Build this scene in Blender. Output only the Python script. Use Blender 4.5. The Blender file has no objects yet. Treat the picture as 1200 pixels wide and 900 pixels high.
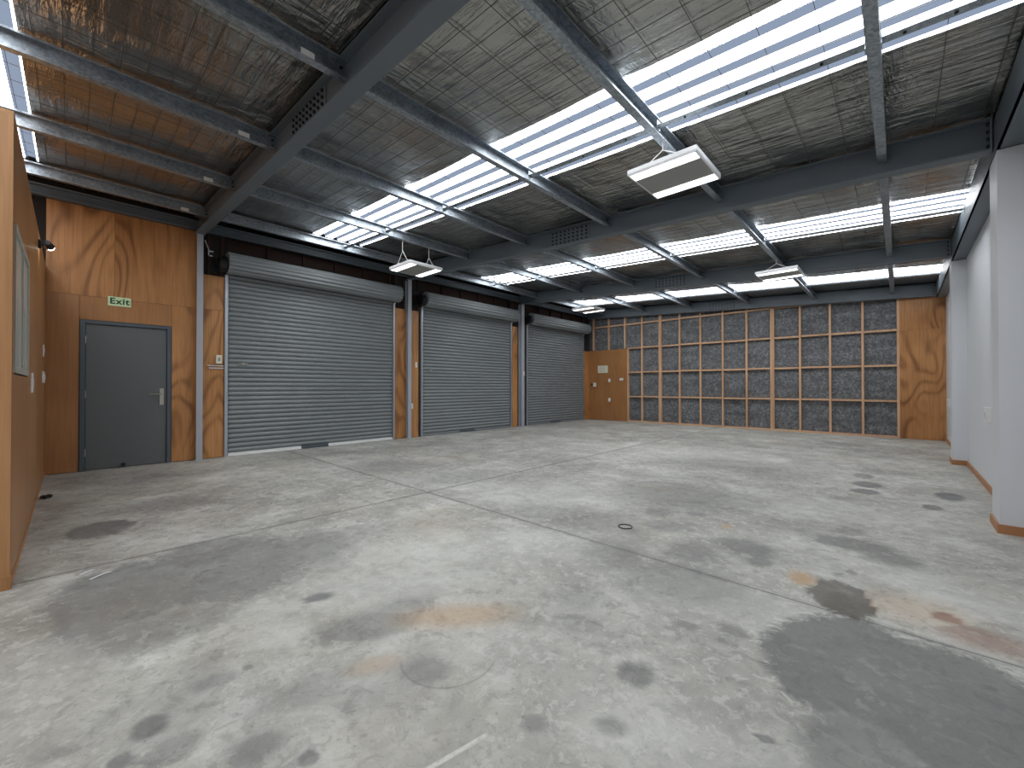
SKY_E = 9.0
EXPOSURE = 0.12
STAINS=[
 (-4.72,0.17,0.21,0.25,1.54,0.55,0.15,'d'),(-3.14,0.22,0.32,0.52,1.5,0.45,0.2,'d'),(-3.14,0.68,0.52,0.55,1.36,0.45,0.2,'d'),(-3.08,1.16,0.3,0.31,1.21,0.4,0.35,'d'),
 (-2.6,0.31,0.3,0.2,1.45,0.3,0.4,'d'),(-3.63,0.71,0.3,0.14,1.38,0.35,0.4,'d'),(-0.12,2.2,0.33,0.44,0.05,0.62,0.12,'d'),(0.14,2.17,0.34,0.46,-0.07,0.62,0.12,'d'),
 (-0.09,1.71,0.16,0.23,0.05,0.5,0.3,'d'),(-0.24,2.9,0.16,0.22,0.08,0.75,0.12,'b'),(-1.88,0.98,0.24,0.13,1.09,0.4,0.3,'d'),(-2.33,0.93,0.08,0.05,1.19,0.6,0.4,'d'),
 (-1.91,1.19,0.13,0.09,1.01,0.3,0.5,'d'),(-1.86,0.19,0.05,0.06,1.47,0.5,0.3,'d'),(-1.69,0.23,0.08,0.06,1.44,0.35,0.4,'d'),(-1.75,0.11,0.03,0.04,1.51,0.5,0.3,'d'),
 (-1.5,0.41,0.08,0.06,1.31,0.4,0.4,'d'),(-1.34,0.51,0.03,0.03,1.21,0.45,0.3,'d'),(-1.96,0.39,0.07,0.05,1.38,0.35,0.5,'d'),(-1.67,0.54,0.16,0.06,1.26,0.2,0.6,'d'),
 (-1.41,1.0,0.11,0.08,0.96,0.4,0.5,'d'),(-0.92,1.09,0.05,0.04,0.7,0.35,0.4,'d'),(-0.72,1.26,0.05,0.04,0.52,0.35,0.5,'d'),(-1.71,4.4,0.62,0.58,0.37,0.4,0.6,'d'),
 (-1.5,4.3,0.19,0.2,0.34,0.45,0.4,'d'),(-1.63,3.71,0.13,0.16,0.41,0.4,0.4,'d'),(-1.36,3.89,0.1,0.08,0.34,0.4,0.4,'d'),(-0.83,3.32,0.19,0.18,0.24,0.5,0.4,'d'),
 (-1.06,2.97,0.17,0.21,0.34,0.45,0.5,'d'),(-1.45,2.59,0.2,0.3,0.51,0.35,0.6,'d'),(-0.95,2.49,0.35,0.28,0.36,0.4,0.5,'d'),(-0.68,3.11,0.07,0.09,0.21,0.4,0.4,'d'),
 (-1.42,3.37,0.21,0.13,0.4,0.35,0.5,'d'),(-1.89,3.09,0.43,0.27,0.55,0.3,0.6,'d'),(-1.3,1.91,0.15,0.15,0.6,0.25,0.6,'d'),(-0.78,1.55,0.07,0.07,0.47,0.5,0.3,'d'),
 (-0.58,2.14,0.06,0.06,0.26,0.4,0.4,'d'),(-0.58,2.03,0.04,0.04,0.27,0.4,0.4,'d'),(-0.76,2.04,0.06,0.05,0.35,0.4,0.4,'d'),(-1.15,1.71,0.14,0.1,0.59,0.25,0.6,'d'),
 (-0.91,1.1,0.02,0.02,0.69,0.4,0.4,'d'),(-0.33,1.56,0.03,0.02,0.21,0.5,0.3,'d'),(-0.28,6.43,0.15,0.19,0.04,0.6,0.3,'d'),(-0.29,5.98,0.12,0.15,0.05,0.55,0.3,'d'),
 (0.38,6.33,0.11,0.22,-0.06,0.65,0.3,'d'),(0.22,5.63,0.07,0.12,-0.04,0.55,0.3,'d'),(-0.35,7.01,0.1,0.2,0.05,0.4,0.4,'d'),(-0.25,3.92,0.25,0.15,0.06,0.5,0.4,'d'),
 (-0.05,3.77,0.14,0.15,0.01,0.45,0.5,'d'),(-0.29,4.28,0.09,0.13,0.07,0.4,0.4,'d'),(-0.22,3.32,0.03,0.05,0.06,0.4,0.4,'d'),(-5.42,3.09,0.58,0.52,1.05,0.35,0.6,'d'),
 (-5.28,0.68,0.36,0.31,1.44,0.3,0.5,'d'),(-6.92,0.73,0.49,0.39,1.47,0.25,0.6,'d'),(-4.24,3.26,0.64,0.4,0.92,0.25,0.6,'d'),(-1.89,6.65,1.01,0.52,0.28,0.3,0.6,'d'),
 (-1.29,6.37,0.58,0.38,0.2,0.25,0.6,'d'),(-2.39,3.01,0.39,0.21,0.67,0.25,0.6,'d'),(0.14,2.99,0.1,0.1,-0.05,0.6,0.5,'r'),(0.27,2.86,0.18,0.12,-0.1,0.45,0.7,'r'),
 (-0.43,3.01,0.07,0.11,0.14,0.6,0.5,'o'),(-1.62,1.35,0.28,0.1,0.88,0.4,0.7,'o'),(0.04,2.99,0.22,0.18,-0.02,0.25,0.8,'o'),(-1.59,0.87,0.1,0.05,1.07,0.25,0.7,'o'),
 (-1.05,3.71,0.05,0.07,0.27,0.35,0.5,'o'),(-2.26,2.05,0.92,0.36,0.84,0.35,0.8,'l'),(-2.2,1.2,0.55,0.21,1.07,0.35,0.7,'l'),(-0.62,1.34,0.32,0.18,0.43,0.25,0.8,'l'),
 (-0.67,2.5,0.33,0.21,0.26,0.3,0.8,'l'),(-2.79,3.52,0.82,0.49,0.67,0.3,0.8,'l'),(0.16,3.4,0.3,0.2,-0.05,0.3,0.8,'l'),(-2.83,7.47,2.09,0.83,0.36,0.25,0.8,'l'),
 (-2.14,0.69,0.14,0.14,1.26,0.3,0.7,'l'),(-1.33,1.2,0.4,0.17,0.84,0.15,0.8,'l'),(-2.57,-0.12,0.19,0.44,-4.66,0.15,0.9,'l'),(-0.38,4.91,0.86,0.4,0.08,0.2,0.8,'l'),
]
import bpy, bmesh, math, random
from mathutils import Vector, Matrix, Euler
random.seed(4)
SC = bpy.context.scene
COL = SC.collection
PX = [-7.42, -5.95, -4.49, -2.97, -1.53, -.11]   # purlin lines, metres from the camera line
PI = math.pi

# ------------------------------------------------------------------ node helpers
class NT:
    def __init__(self, m):
        m.use_nodes = True
        self.t = m.node_tree
        self.n = self.t.nodes
        for x in list(self.n): self.n.remove(x)
        self.out = self.n.new('ShaderNodeOutputMaterial')
    def add(self, kind, **kw):
        x = self.n.new(kind)
        for k, v in kw.items():
            if k.startswith('i_'):
                x.inputs[k[2:].replace('_', ' ')].default_value = v
            else: setattr(x, k, v)
        return x
    def link(self, a, b): self.t.links.new(a, b)
    def val(self, x, sock):
        if hasattr(x, 'is_linked'): self.link(x, sock)
        else: sock.default_value = x
    def math(self, op, a, b=0.0, clamp=False):
        m = self.add('ShaderNodeMath', operation=op, use_clamp=clamp)
        self.val(a, m.inputs[0]); self.val(b, m.inputs[1]); return m.outputs[0]
    def vmath(self, op, a, b=None):
        m = self.add('ShaderNodeVectorMath', operation=op)
        self.val(a, m.inputs[0])
        if b is not None: self.val(b, m.inputs[1])
        return m.outputs['Value'] if op == 'LENGTH' else m.outputs[0]
    def noise(self, vec, scale, detail=3, rough=.55, dist=0, four=None):
        m = self.add('ShaderNodeTexNoise')
        if four is not None:
            m.noise_dimensions = '4D'; self.val(four, m.inputs['W'])
        self.link(vec, m.inputs['Vector'])
        m.inputs['Scale'].default_value = scale; m.inputs['Detail'].default_value = detail
        m.inputs['Roughness'].default_value = rough; m.inputs['Distortion'].default_value = dist
        return m.outputs['Fac']
    def ramp(self, f, stops, interp='LINEAR'):
        r = self.add('ShaderNodeValToRGB'); r.color_ramp.interpolation = interp
        e = r.color_ramp.elements
        while len(e) < len(stops): e.new(.5)
        for q, (p, c) in zip(e, stops):
            q.position = p; q.color = (c[0], c[1], c[2], 1)
        self.link(f, r.inputs[0]); return r.outputs[0]
    def maprange(self, f, a, b, c=0., d=1., smooth=True):
        m = self.add('ShaderNodeMapRange')
        if smooth: m.interpolation_type = 'SMOOTHSTEP'
        self.val(f, m.inputs[0])
        for i, v in enumerate((a, b, c, d)): m.inputs[i+1].default_value = v
        return m.outputs[0]
    def mix(self, f, a, b, mode='MIX'):
        m = self.add('ShaderNodeMix', data_type='RGBA', blend_type=mode)
        self.val(f, m.inputs[0])
        for s, v in ((m.inputs[6], a), (m.inputs[7], b)):
            if hasattr(v, 'is_linked'): self.link(v, s)
            else: s.default_value = (v[0], v[1], v[2], 1)
        return m.outputs[2]
    def pos(self): return self.add('ShaderNodeNewGeometry').outputs['Position']
    def scale(self, vec, s):
        m = self.add('ShaderNodeVectorMath', operation='MULTIPLY')
        self.link(vec, m.inputs[0]); m.inputs[1].default_value = s; return m.outputs[0]
    def bump(self, h, strength=.3, dist=.01):
        b = self.add('ShaderNodeBump'); b.inputs['Strength'].default_value = strength
        b.inputs['Distance'].default_value = dist; self.link(h, b.inputs['Height']); return b.outputs[0]
    def bsdf(self, color, rough=.5, metal=0., normal=None, spec=.5, **kw):
        p = self.add('ShaderNodeBsdfPrincipled')
        if hasattr(color, 'is_linked'): self.link(color, p.inputs['Base Color'])
        else: p.inputs['Base Color'].default_value = (color[0], color[1], color[2], 1)
        self.val(rough, p.inputs['Roughness']); self.val(metal, p.inputs['Metallic'])
        p.inputs['Specular IOR Level'].default_value = spec
        if normal is not None: self.link(normal, p.inputs['Normal'])
        self.link(p.outputs[0], self.out.inputs[0]); return p

def srgb(r, g, b):
    f = lambda c: (c/255/12.92) if c/255 <= .04045 else ((c/255+.055)/1.055)**2.4
    return (f(r), f(g), f(b))
MATS = {}
def mat(name):
    def deco(fn):
        m = bpy.data.materials.new(name); fn(NT(m)); MATS[name] = m; return fn
    return deco

def simple(name, col, rough=.5, metal=0., var=.12, scale=6., bump=0.):
    m = bpy.data.materials.new(name); t = NT(m); p = t.pos()
    n = t.noise(p, scale, 4)
    c = t.mix(n, [v*(1-var) for v in col], [min(1, v*(1+var)) for v in col])
    nb = t.bump(t.noise(p, scale*12, 3), bump, .004) if bump else None
    t.bsdf(c, rough, metal, nb); MATS[name] = m

simple('painted_steel', srgb(98, 108, 117), .42, 0., .1, 3, .1)
simple('column_paint', srgb(168, 173, 182), .45, 0., .07, 3, .05)
simple('door_paint', srgb(94, 99, 101), .4, 0., .05, 2, .05)
simple('frame_paint', srgb(78, 88, 97), .4, 0., .05, 2)
simple('white_plastic', srgb(232, 232, 230), .35, 0., .03)
simple('white_metal', srgb(215, 217, 220), .35, 0., .03)
simple('cream_plastic', srgb(222, 222, 200), .5, 0., .03)
simple('dark_plastic', srgb(22, 22, 24), .4, 0., .1)
simple('black_steel', srgb(20, 20, 22), .5, .2, .2)
simple('rope_white', srgb(215, 215, 212), .7, 0., .05)
simple('brushed_steel', srgb(190, 186, 178), .3, 1., .05)
simple('bare_dark', srgb(38, 32, 30), .9, 0., .3, 3)
simple('lintel_timber', srgb(52, 34, 26), .8, 0., .35, 3)
simple('right_wall_paint', srgb(212, 215, 220), .55, 0., .025, 1.5, .03)
simple('skirting_timber', srgb(172, 122, 82), .5, 0., .2, 9)
simple('guide_metal', srgb(178, 182, 190), .35, .5, .06, 5)
simple('bottom_rail_metal', srgb(225, 226, 226), .4, 0., .06, 5)
simple('cladding', srgb(70, 72, 74), .7, 0., .1)
simple('grey_panel', srgb(150, 150, 148), .5, 0., .03)
simple('sign_green', srgb(12, 74, 36), .5, 0., .02)
simple('rust_wire', srgb(60, 58, 55), .5, .6, .2, 20)
simple('paper_white', srgb(225, 228, 230), .6, 0., .04)
simple('wire_steel', srgb(84, 84, 82), .5, .6, .1)
simple('bolt_dark', srgb(24, 27, 30), .5, .3, .2)
simple('window_frame_alu', srgb(170, 168, 158), .4, 0., .04)

@mat('sign_face')
def _(t):
    p = t.pos()
    n = t.noise(p, 20, 2)
    t.bsdf(t.mix(n, srgb(196, 222, 176), srgb(212, 232, 190)), .5)

@mat('galv_steel')
def _(t):
    p = t.pos()
    v = t.add('ShaderNodeTexVoronoi'); v.inputs['Scale'].default_value = 55; t.link(p, v.inputs['Vector'])
    n = t.noise(p, 5, 5, .6)
    f = t.math('ADD', t.math('MULTIPLY', v.outputs['Color'], .45), t.math('MULTIPLY', n, .55))
    c = t.ramp(f, [(.25, srgb(126, 134, 142)), (.75, srgb(178, 186, 194))])
    t.bsdf(c, t.maprange(n, .3, .7, .36, .52), .72, t.bump(n, .1, .004))

def wood(name, dark, mid, light, freq=9., rough=.42, figure=1.0, streak=30):
    m = bpy.data.materials.new(name); t = NT(m); p = t.pos()
    oi = t.add('ShaderNodeObjectInfo').outputs['Random']
    w = t.math('MULTIPLY', oi, 37.)
    q = t.scale(p, (1.0, 1.0, .34))
    n = t.noise(q, 1.35, 1.6, .4, .3, w)
    r = t.math('SINE', t.math('MULTIPLY', n, freq*2*PI))
    r = t.math('POWER', t.math('ADD', t.math('MULTIPLY', r, .5), .5), 2.6)
    soft = t.noise(t.scale(p, (1, 1, .2)), 3.2, 3, .5, .3, w)
    f = t.math('MULTIPLY', r, t.maprange(soft, .35, .68))
    g = t.noise(t.scale(p, (streak, streak, 1.1)), 1.4, 4, .6, .1, w)
    blot = t.noise(p, .9, 3, .5, 0, w)
    base = t.mix(t.maprange(blot, .3, .7), mid, light)
    base = t.mix(t.math('MULTIPLY', t.maprange(g, .35, .75), .35), base, dark)
    c = t.mix(t.math('MULTIPLY', f, .62*figure), base, dark)
    c = t.mix(t.math('MULTIPLY', oi, .16), c, dark)
    t.bsdf(c, rough, 0., t.bump(t.math('ADD', g, t.math('MULTIPLY', f, .5)), .12, .002), spec=.4)
    MATS[name] = m
wood('plywood', srgb(98, 56, 26), srgb(182, 126, 74), srgb(206, 150, 96), 17., .42, 1.1)
wood('plywood_plain', srgb(120, 78, 44), srgb(166, 117, 72), srgb(182, 132, 86), 5., .38, .4)
wood('plywood_pale', srgb(128, 84, 48), srgb(186, 138, 92), srgb(200, 152, 106), 4., .5, .7)
wood('framing_timber', srgb(140, 100, 72), srgb(206, 164, 130), srgb(222, 184, 150), 3., .65, .4)

@mat('concrete')
def _(t):
    p = t.pos()
    # break up the outline of every stain with a warped coordinate
    na = t.add('ShaderNodeTexNoise'); na.inputs['Scale'].default_value = 5.; na.inputs['Detail'].default_value = 5; na.inputs['Roughness'].default_value = .6
    t.link(p, na.inputs['Vector'])
    off = t.scale(t.vmath('SUBTRACT', na.outputs['Color'], (.5, .5, .5)), (.16, .16, 0))
    q = t.vmath('ADD', t.scale(p, (1, 1, 0)), off)
    n1 = t.noise(p, .55, 5, .62); n2 = t.noise(p, 2.6, 7, .68, .4); n3 = t.noise(p, 15, 7, .75, .5); n4 = t.noise(p, 42, 5, .8)
    f = t.math('ADD', t.math('MULTIPLY', n1, .34), t.math('ADD', t.math('MULTIPLY', n2, .38), t.math('MULTIPLY', n3, .28)))
    c = t.ramp(f, [(.36, srgb(122, 121, 117)), (.46, srgb(158, 157, 151)), (.54, srgb(186, 186, 180)), (.63, srgb(216, 217, 213))])
    f3 = t.noise(p, 9, 6, .7, .6)
    c = t.mix(t.math('MULTIPLY', t.maprange(f3, .5, .62), .42), c, srgb(128, 127, 123))
    c = t.mix(t.math('MULTIPLY', t.maprange(n3, .50, .40), .5), c, srgb(214, 214, 209))
    # warm patches
    c = t.mix(t.math('MULTIPLY', t.maprange(t.noise(p, .8, 4, .6), .52, .7), .3), c, srgb(176, 164, 146))
    # fine dark pocks and speckle
    sp = t.maprange(n3, .55, .68); c = t.mix(t.math('MULTIPLY', sp, .5), c, srgb(112, 110, 106))
    s4 = t.maprange(n4, .56, .70); c = t.mix(t.math('MULTIPLY', s4, .6), c, srgb(104, 102, 98))
    vor = t.add('ShaderNodeTexVoronoi'); vor.inputs['Scale'].default_value = 4.6; t.link(q, vor.inputs['Vector'])
    blob = t.maprange(vor.outputs['Distance'], .05, .16, 1, 0)
    gate = t.maprange(t.noise(p, 1.1, 2), .46, .58)
    c = t.mix(t.math('MULTIPLY', t.math('MULTIPLY', blob, gate), .5), c, srgb(112, 111, 108))
    cloud = t.maprange(t.noise(p, 1.25, 6, .66, .8), .5, .66)
    c = t.mix(t.math('MULTIPLY', cloud, .42), c, srgb(128, 127, 124))
    # stains: (field, strength, softness) stored on the floor mesh, edges broken up here with noise
    edge = t.math('ADD', t.math('MULTIPLY', t.math('SUBTRACT', n2, .5), .8), t.math('MULTIPLY', t.math('SUBTRACT', n3, .5), .7))
    def stain(attr, c, col):
        a = t.add('ShaderNodeAttribute', attribute_name=attr); s = t.add('ShaderNodeSeparateXYZ'); t.link(a.outputs['Vector'], s.inputs[0])
        v = t.math('DIVIDE', t.math('ADD', s.outputs[0], edge), s.outputs[2])
        v = t.math('MULTIPLY', t.maprange(v, -1, 1), s.outputs[1])
        return t.mix(t.math('MULTIPLY', v, t.maprange(n2, .25, .6, .75, 1.)), c, col)
    c = stain('stain_light', c, srgb(212, 213, 208))
    c = stain('stain_dark', c, srgb(84, 87, 89))
    c = stain('stain_rust', c, t.add('ShaderNodeAttribute', attribute_name='stain_rust_colour').outputs['Color'])
    # thin white scrape left by something dragged, and a curved tyre scuff
    sx = t.add('ShaderNodeSeparateXYZ'); t.link(p, sx.inputs[0])
    def seg(ax, ay, bx, by, w, st, col, c):
        L = math.hypot(bx-ax, by-ay); m = t.add('ShaderNodeMapping', vector_type='TEXTURE'); t.link(q if w > .03 else p, m.inputs['Vector'])
        m.inputs['Location'].default_value = ((ax+bx)/2, (ay+by)/2, 0); m.inputs['Rotation'].default_value = (0, 0, math.atan2(by-ay, bx-ax))
        s = t.add('ShaderNodeSeparateXYZ'); t.link(m.outputs[0], s.inputs[0])
        u = t.maprange(t.math('ABSOLUTE', s.outputs[0]), L/2*.8, L/2, 1, 0); v = t.maprange(t.math('ABSOLUTE', s.outputs[1]), w*.4, w, 1, 0)
        k = t.math('MULTIPLY', t.math('MULTIPLY', u, v), st)
        return t.mix(t.math('MULTIPLY', k, t.maprange(n3, .3, .55)), c, col)
    c = seg(-1.05, .70, -1.0, .96, .012, .8, srgb(222, 222, 216), c)
    m = t.vmath('SUBTRACT', t.scale(p, (1, 1, 0)), (-1.42, 1.12, 0)); d = t.vmath('LENGTH', m)
    ring = t.maprange(t.math('ABSOLUTE', t.math('SUBTRACT', d, .2)), .002, .008, .28, 0)
    sm = t.add('ShaderNodeSeparateXYZ'); t.link(m, sm.inputs[0])
    ring = t.math('MULTIPLY', ring, t.maprange(t.math('SUBTRACT', sm.outputs[0], sm.outputs[1]), .02, .12))
    c = t.mix(ring, c, srgb(92, 90, 88))
    # saw-cut control joints
    jx = t.math('ABSOLUTE', t.math('SUBTRACT', sx.outputs[0], -3.775)); jy = t.math('ABSOLUTE', t.math('SUBTRACT', sx.outputs[1], 2.675))
    j = t.math('MINIMUM', jx, jy)
    jn = t.maprange(j, .003, .008, 1, 0)
    jd = t.math('MULTIPLY', t.maprange(j, .004, .05, .35, 0), t.maprange(n2, .35, .6))
    c = t.mix(t.math('MAXIMUM', t.math('MULTIPLY', jn, .75), jd), c, srgb(74, 74, 73))
    rg = t.math('ADD', t.maprange(n2, .3, .7, .42, .62), 0.)
    h = t.math('ADD', t.math('MULTIPLY', n3, .5), t.math('SUBTRACT', t.math('MULTIPLY', n4, .25), jn))
    t.bsdf(c, rg, 0., t.bump(h, .22, .006), spec=.35)

@mat('foil')
def _(t):
    p = t.pos()
    w1 = t.noise(t.scale(p, (1.2, 8, 1)), 1.7, 4, .6, .35)
    w2 = t.noise(t.scale(p, (9, 2.4, 1)), 2.4, 4, .62, .5)
    w3 = t.noise(p, 1.7, 3, .5)
    w4 = t.noise(p, 30, 4, .7)
    px = t.add('ShaderNodeSeparateXYZ'); t.link(p, px.inputs[0])
    near = None
    for x in PX:
        d = t.math('ABSOLUTE', t.math('SUBTRACT', px.outputs[0], x)); near = d if near is None else t.math('MINIMUM', near, d)
    pleat = t.math('MULTIPLY', w2, t.maprange(near, .05, .34, .62, .04))
    h = t.math('ADD', t.math('MULTIPLY', w1, t.maprange(w3, .4, .62, .3, .8)), t.math('ADD', pleat, t.math('MULTIPLY', w4, .05)))
    c = t.mix(t.noise(p, 3, 4), srgb(164, 164, 160), srgb(188, 188, 184))
    t.bsdf(c, t.maprange(w3, .3, .7, .14, .26), .97, t.bump(h, 1., .038))

@mat('skylight_sheet')
def _(t):
    # translucent plastic roofing with the overcast daylight through it put in as emission
    e = t.add('ShaderNodeEmission'); e.inputs[0].default_value = (.965, .985, 1, 1); e.inputs[1].default_value = SKY_E
    d = t.add('ShaderNodeBsdfDiffuse'); d.inputs[0].default_value = (.8, .83, .86, 1)
    a = t.add('ShaderNodeAddShader'); t.link(e.outputs[0], a.inputs[0]); t.link(d.outputs[0], a.inputs[1]); t.link(a.outputs[0], t.out.inputs[0])
@mat('skylight_rib')
def _(t):
    e = t.add('ShaderNodeEmission'); e.inputs[0].default_value = (.60, .74, 1, 1); e.inputs[1].default_value = .40  # weak bluish emission stands in for daylight through the ribs
    d = t.add('ShaderNodeBsdfDiffuse'); d.inputs[0].default_value = (.05, .055, .06, 1)
    a = t.add('ShaderNodeAddShader'); t.link(e.outputs[0], a.inputs[0]); t.link(d.outputs[0], a.inputs[1]); t.link(a.outputs[0], t.out.inputs[0])
def emis(name, col, st):
    m = bpy.data.materials.new(name); t = NT(m)
    e = t.add('ShaderNodeEmission'); e.inputs[0].default_value = (*col, 1); e.inputs[1].default_value = st
    t.link(e.outputs[0], t.out.inputs[0]); MATS[name] = m
emis('tube_light', (1, .98, .95), 3.2)
emis('bulb_light', (1, .96, .88), 30.)

@mat('roller_steel')
def _(t):
    p = t.pos(); n = t.noise(t.scale(p, (1, .4, 3)), 2.5, 5, .6)
    c = t.mix(n, srgb(116, 122, 125), srgb(138, 144, 147))
    t.bsdf(c, .5, .1, t.bump(t.noise(p, 60, 2), .05, .002))

@mat('insulation')
def _(t):
    p = t.pos()
    a = t.noise(p, 20, 8, .8, .5); b = t.noise(t.scale(p, (.6, 1, 2)), 2.2, 4); d = t.noise(p, 75, 3, .7)
    f = t.math('ADD', t.math('MULTIPLY', a, .7), t.math('MULTIPLY', d, .3))
    c = t.ramp(f, [(.34, srgb(56, 57, 59)), (.49, srgb(98, 100, 103)), (.64, srgb(166, 168, 171))])
    c = t.mix(t.math('MULTIPLY', t.maprange(b, .4, .65), .35), c, srgb(60, 61, 64))
    t.bsdf(c, .8, 0., t.bump(a, .6, .015))

@mat('window_glass')
def _(t):
    g = t.add('ShaderNodeBsdfGlossy'); g.inputs[0].default_value = (.9, .93, .95, 1); g.inputs[1].default_value = .03
    d = t.add('ShaderNodeBsdfPrincipled'); d.inputs['Base Color'].default_value = (*srgb(205, 212, 206), 1); d.inputs['Roughness'].default_value = .2  # pale diffuse base paints in the white that the panes reflect
    m = t.add('ShaderNodeMixShader'); m.inputs[0].default_value = .2
    t.link(d.outputs[0], m.inputs[1]); t.link(g.outputs[0], m.inputs[2]); t.link(m.outputs[0], t.out.inputs[0])

# ------------------------------------------------------------------ mesh helpers
def obj(name, bm, material, parent=None, smooth=False, bevel=0.):
    if bevel:
        bmesh.ops.bevel(bm, geom=list(bm.edges), offset=bevel, segments=2, profile=.6, affect='EDGES', clamp_overlap=True)
    bmesh.ops.recalc_face_normals(bm, faces=bm.faces)
    me = bpy.data.meshes.new(name); bm.to_mesh(me); bm.free()
    ms = material if isinstance(material, (list, tuple)) else [material]
    for m in ms: me.materials.append(MATS[m])
    if smooth:
        for f in me.polygons: f.use_smooth = True
    o = bpy.data.objects.new(name, me); COL.objects.link(o)
    if parent is not None:
        o.parent = parent
        # parts are modelled in world metres; take the parent's place off again
        o.matrix_parent_inverse = Matrix.Translation(-parent.location)
    return o
def bx(bm, x0, x1, y0, y1, z0, z1, mi=0, f=None, ft=None):
    """a box; f(x) gives extra height so that tops can follow the roof slope"""
    vs = []
    for z in (z0, z1):
        for x, y in ((x0, y0), (x1, y0), (x1, y1), (x0, y1)):
            vs.append(bm.verts.new((x, y, z + (f(x) if f else 0) + (ft(x) if ft and z == z1 else 0))))
    for q in ((0, 3, 2, 1), (4, 5, 6, 7), (0, 1, 5, 4), (1, 2, 6, 5), (2, 3, 7, 6), (3, 0, 4, 7)):
        fc = bm.faces.new([vs[i] for i in q]); fc.material_index = mi
    return vs
def box(name, material, parent, *a, bevel=0., f=None, ft=None):
    bm = bmesh.new(); bx(bm, *a, f=f, ft=ft); return obj(name, bm, material, parent, bevel=bevel)
def prism(bm, prof, P, Q, ax, ay, closed=True, mi=0):
    """sweep a 2-D profile (in directions ax, ay) from P to Q"""
    P, Q, ax, ay = Vector(P), Vector(Q), Vector(ax), Vector(ay)
    A = [bm.verts.new(P + ax*u + ay*v) for u, v in prof]; B = [bm.verts.new(Q + ax*u + ay*v) for u, v in prof]
    n = len(prof)
    for i in range(n if closed else n-1):
        j = (i+1) % n; fc = bm.faces.new((A[i], A[j], B[j], B[i])); fc.material_index = mi
    if closed: bm.faces.new(A[::-1]); bm.faces.new(B)
def cyl(bm, P, Q, r, seg=16, r2=None, mi=0):
    P, Q = Vector(P), Vector(Q); d = (Q-P).normalized()
    u = d.cross(Vector((0, 0, 1)));
    if u.length < .01: u = Vector((1, 0, 0))
    u.normalize(); v = d.cross(u); r2 = r if r2 is None else r2
    A = [bm.verts.new(P + (u*math.cos(a)+v*math.sin(a))*r) for a in [2*PI*i/seg for i in range(seg)]]
    B = [bm.verts.new(Q + (u*math.cos(a)+v*math.sin(a))*r2) for a in [2*PI*i/seg for i in range(seg)]]
    for i in range(seg):
        j = (i+1) % seg; fc = bm.faces.new((A[i], A[j], B[j], B[i])); fc.material_index = mi
    bm.faces.new(A[::-1]).material_index = mi; bm.faces.new(B).material_index = mi
def empty(name, loc, label=None, cat=None, group=None):
    o = bpy.data.objects.new(name, None); COL.objects.link(o); o.location = loc; o.empty_display_size = .1
    tag(o, label, cat, group); return o
def tag(o, label=None, cat=None, group=None, kind=None):
    if label: o['label'] = label
    if cat: o['category'] = cat
    if group: o['group'] = group
    if kind: o['kind'] = kind
    return o
def struct(name, bm_or_none, material=None, loc=(0, 0, 0), **kw):
    o = empty(name, loc) if bm_or_none is None else obj(name, bm_or_none, material, **kw)
    o['kind'] = 'structure'; return o

# ------------------------------------------------------------------ the building, in metres
S = -.055                                   # the roof falls towards the right-hand wall
XA, XC, YB, YN = -8.12, .72, 12.7, -6.2     # roller-door wall, painted wall, framed wall, far side behind the camera
zb = lambda x: 3.118 + S*x                  # underside of the rafters
zt = lambda x: 3.383 + S*x                  # top of rafters and purlins
sl = lambda x: S*x
RY = [1.38, 5.19, 8.98, 12.6]               # rafter lines
SKY = [(-4.95, -4.07), (-1.15, -.27), (2.87, 3.76), (6.88, 7.76), (10.78, 11.64)]

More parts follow.
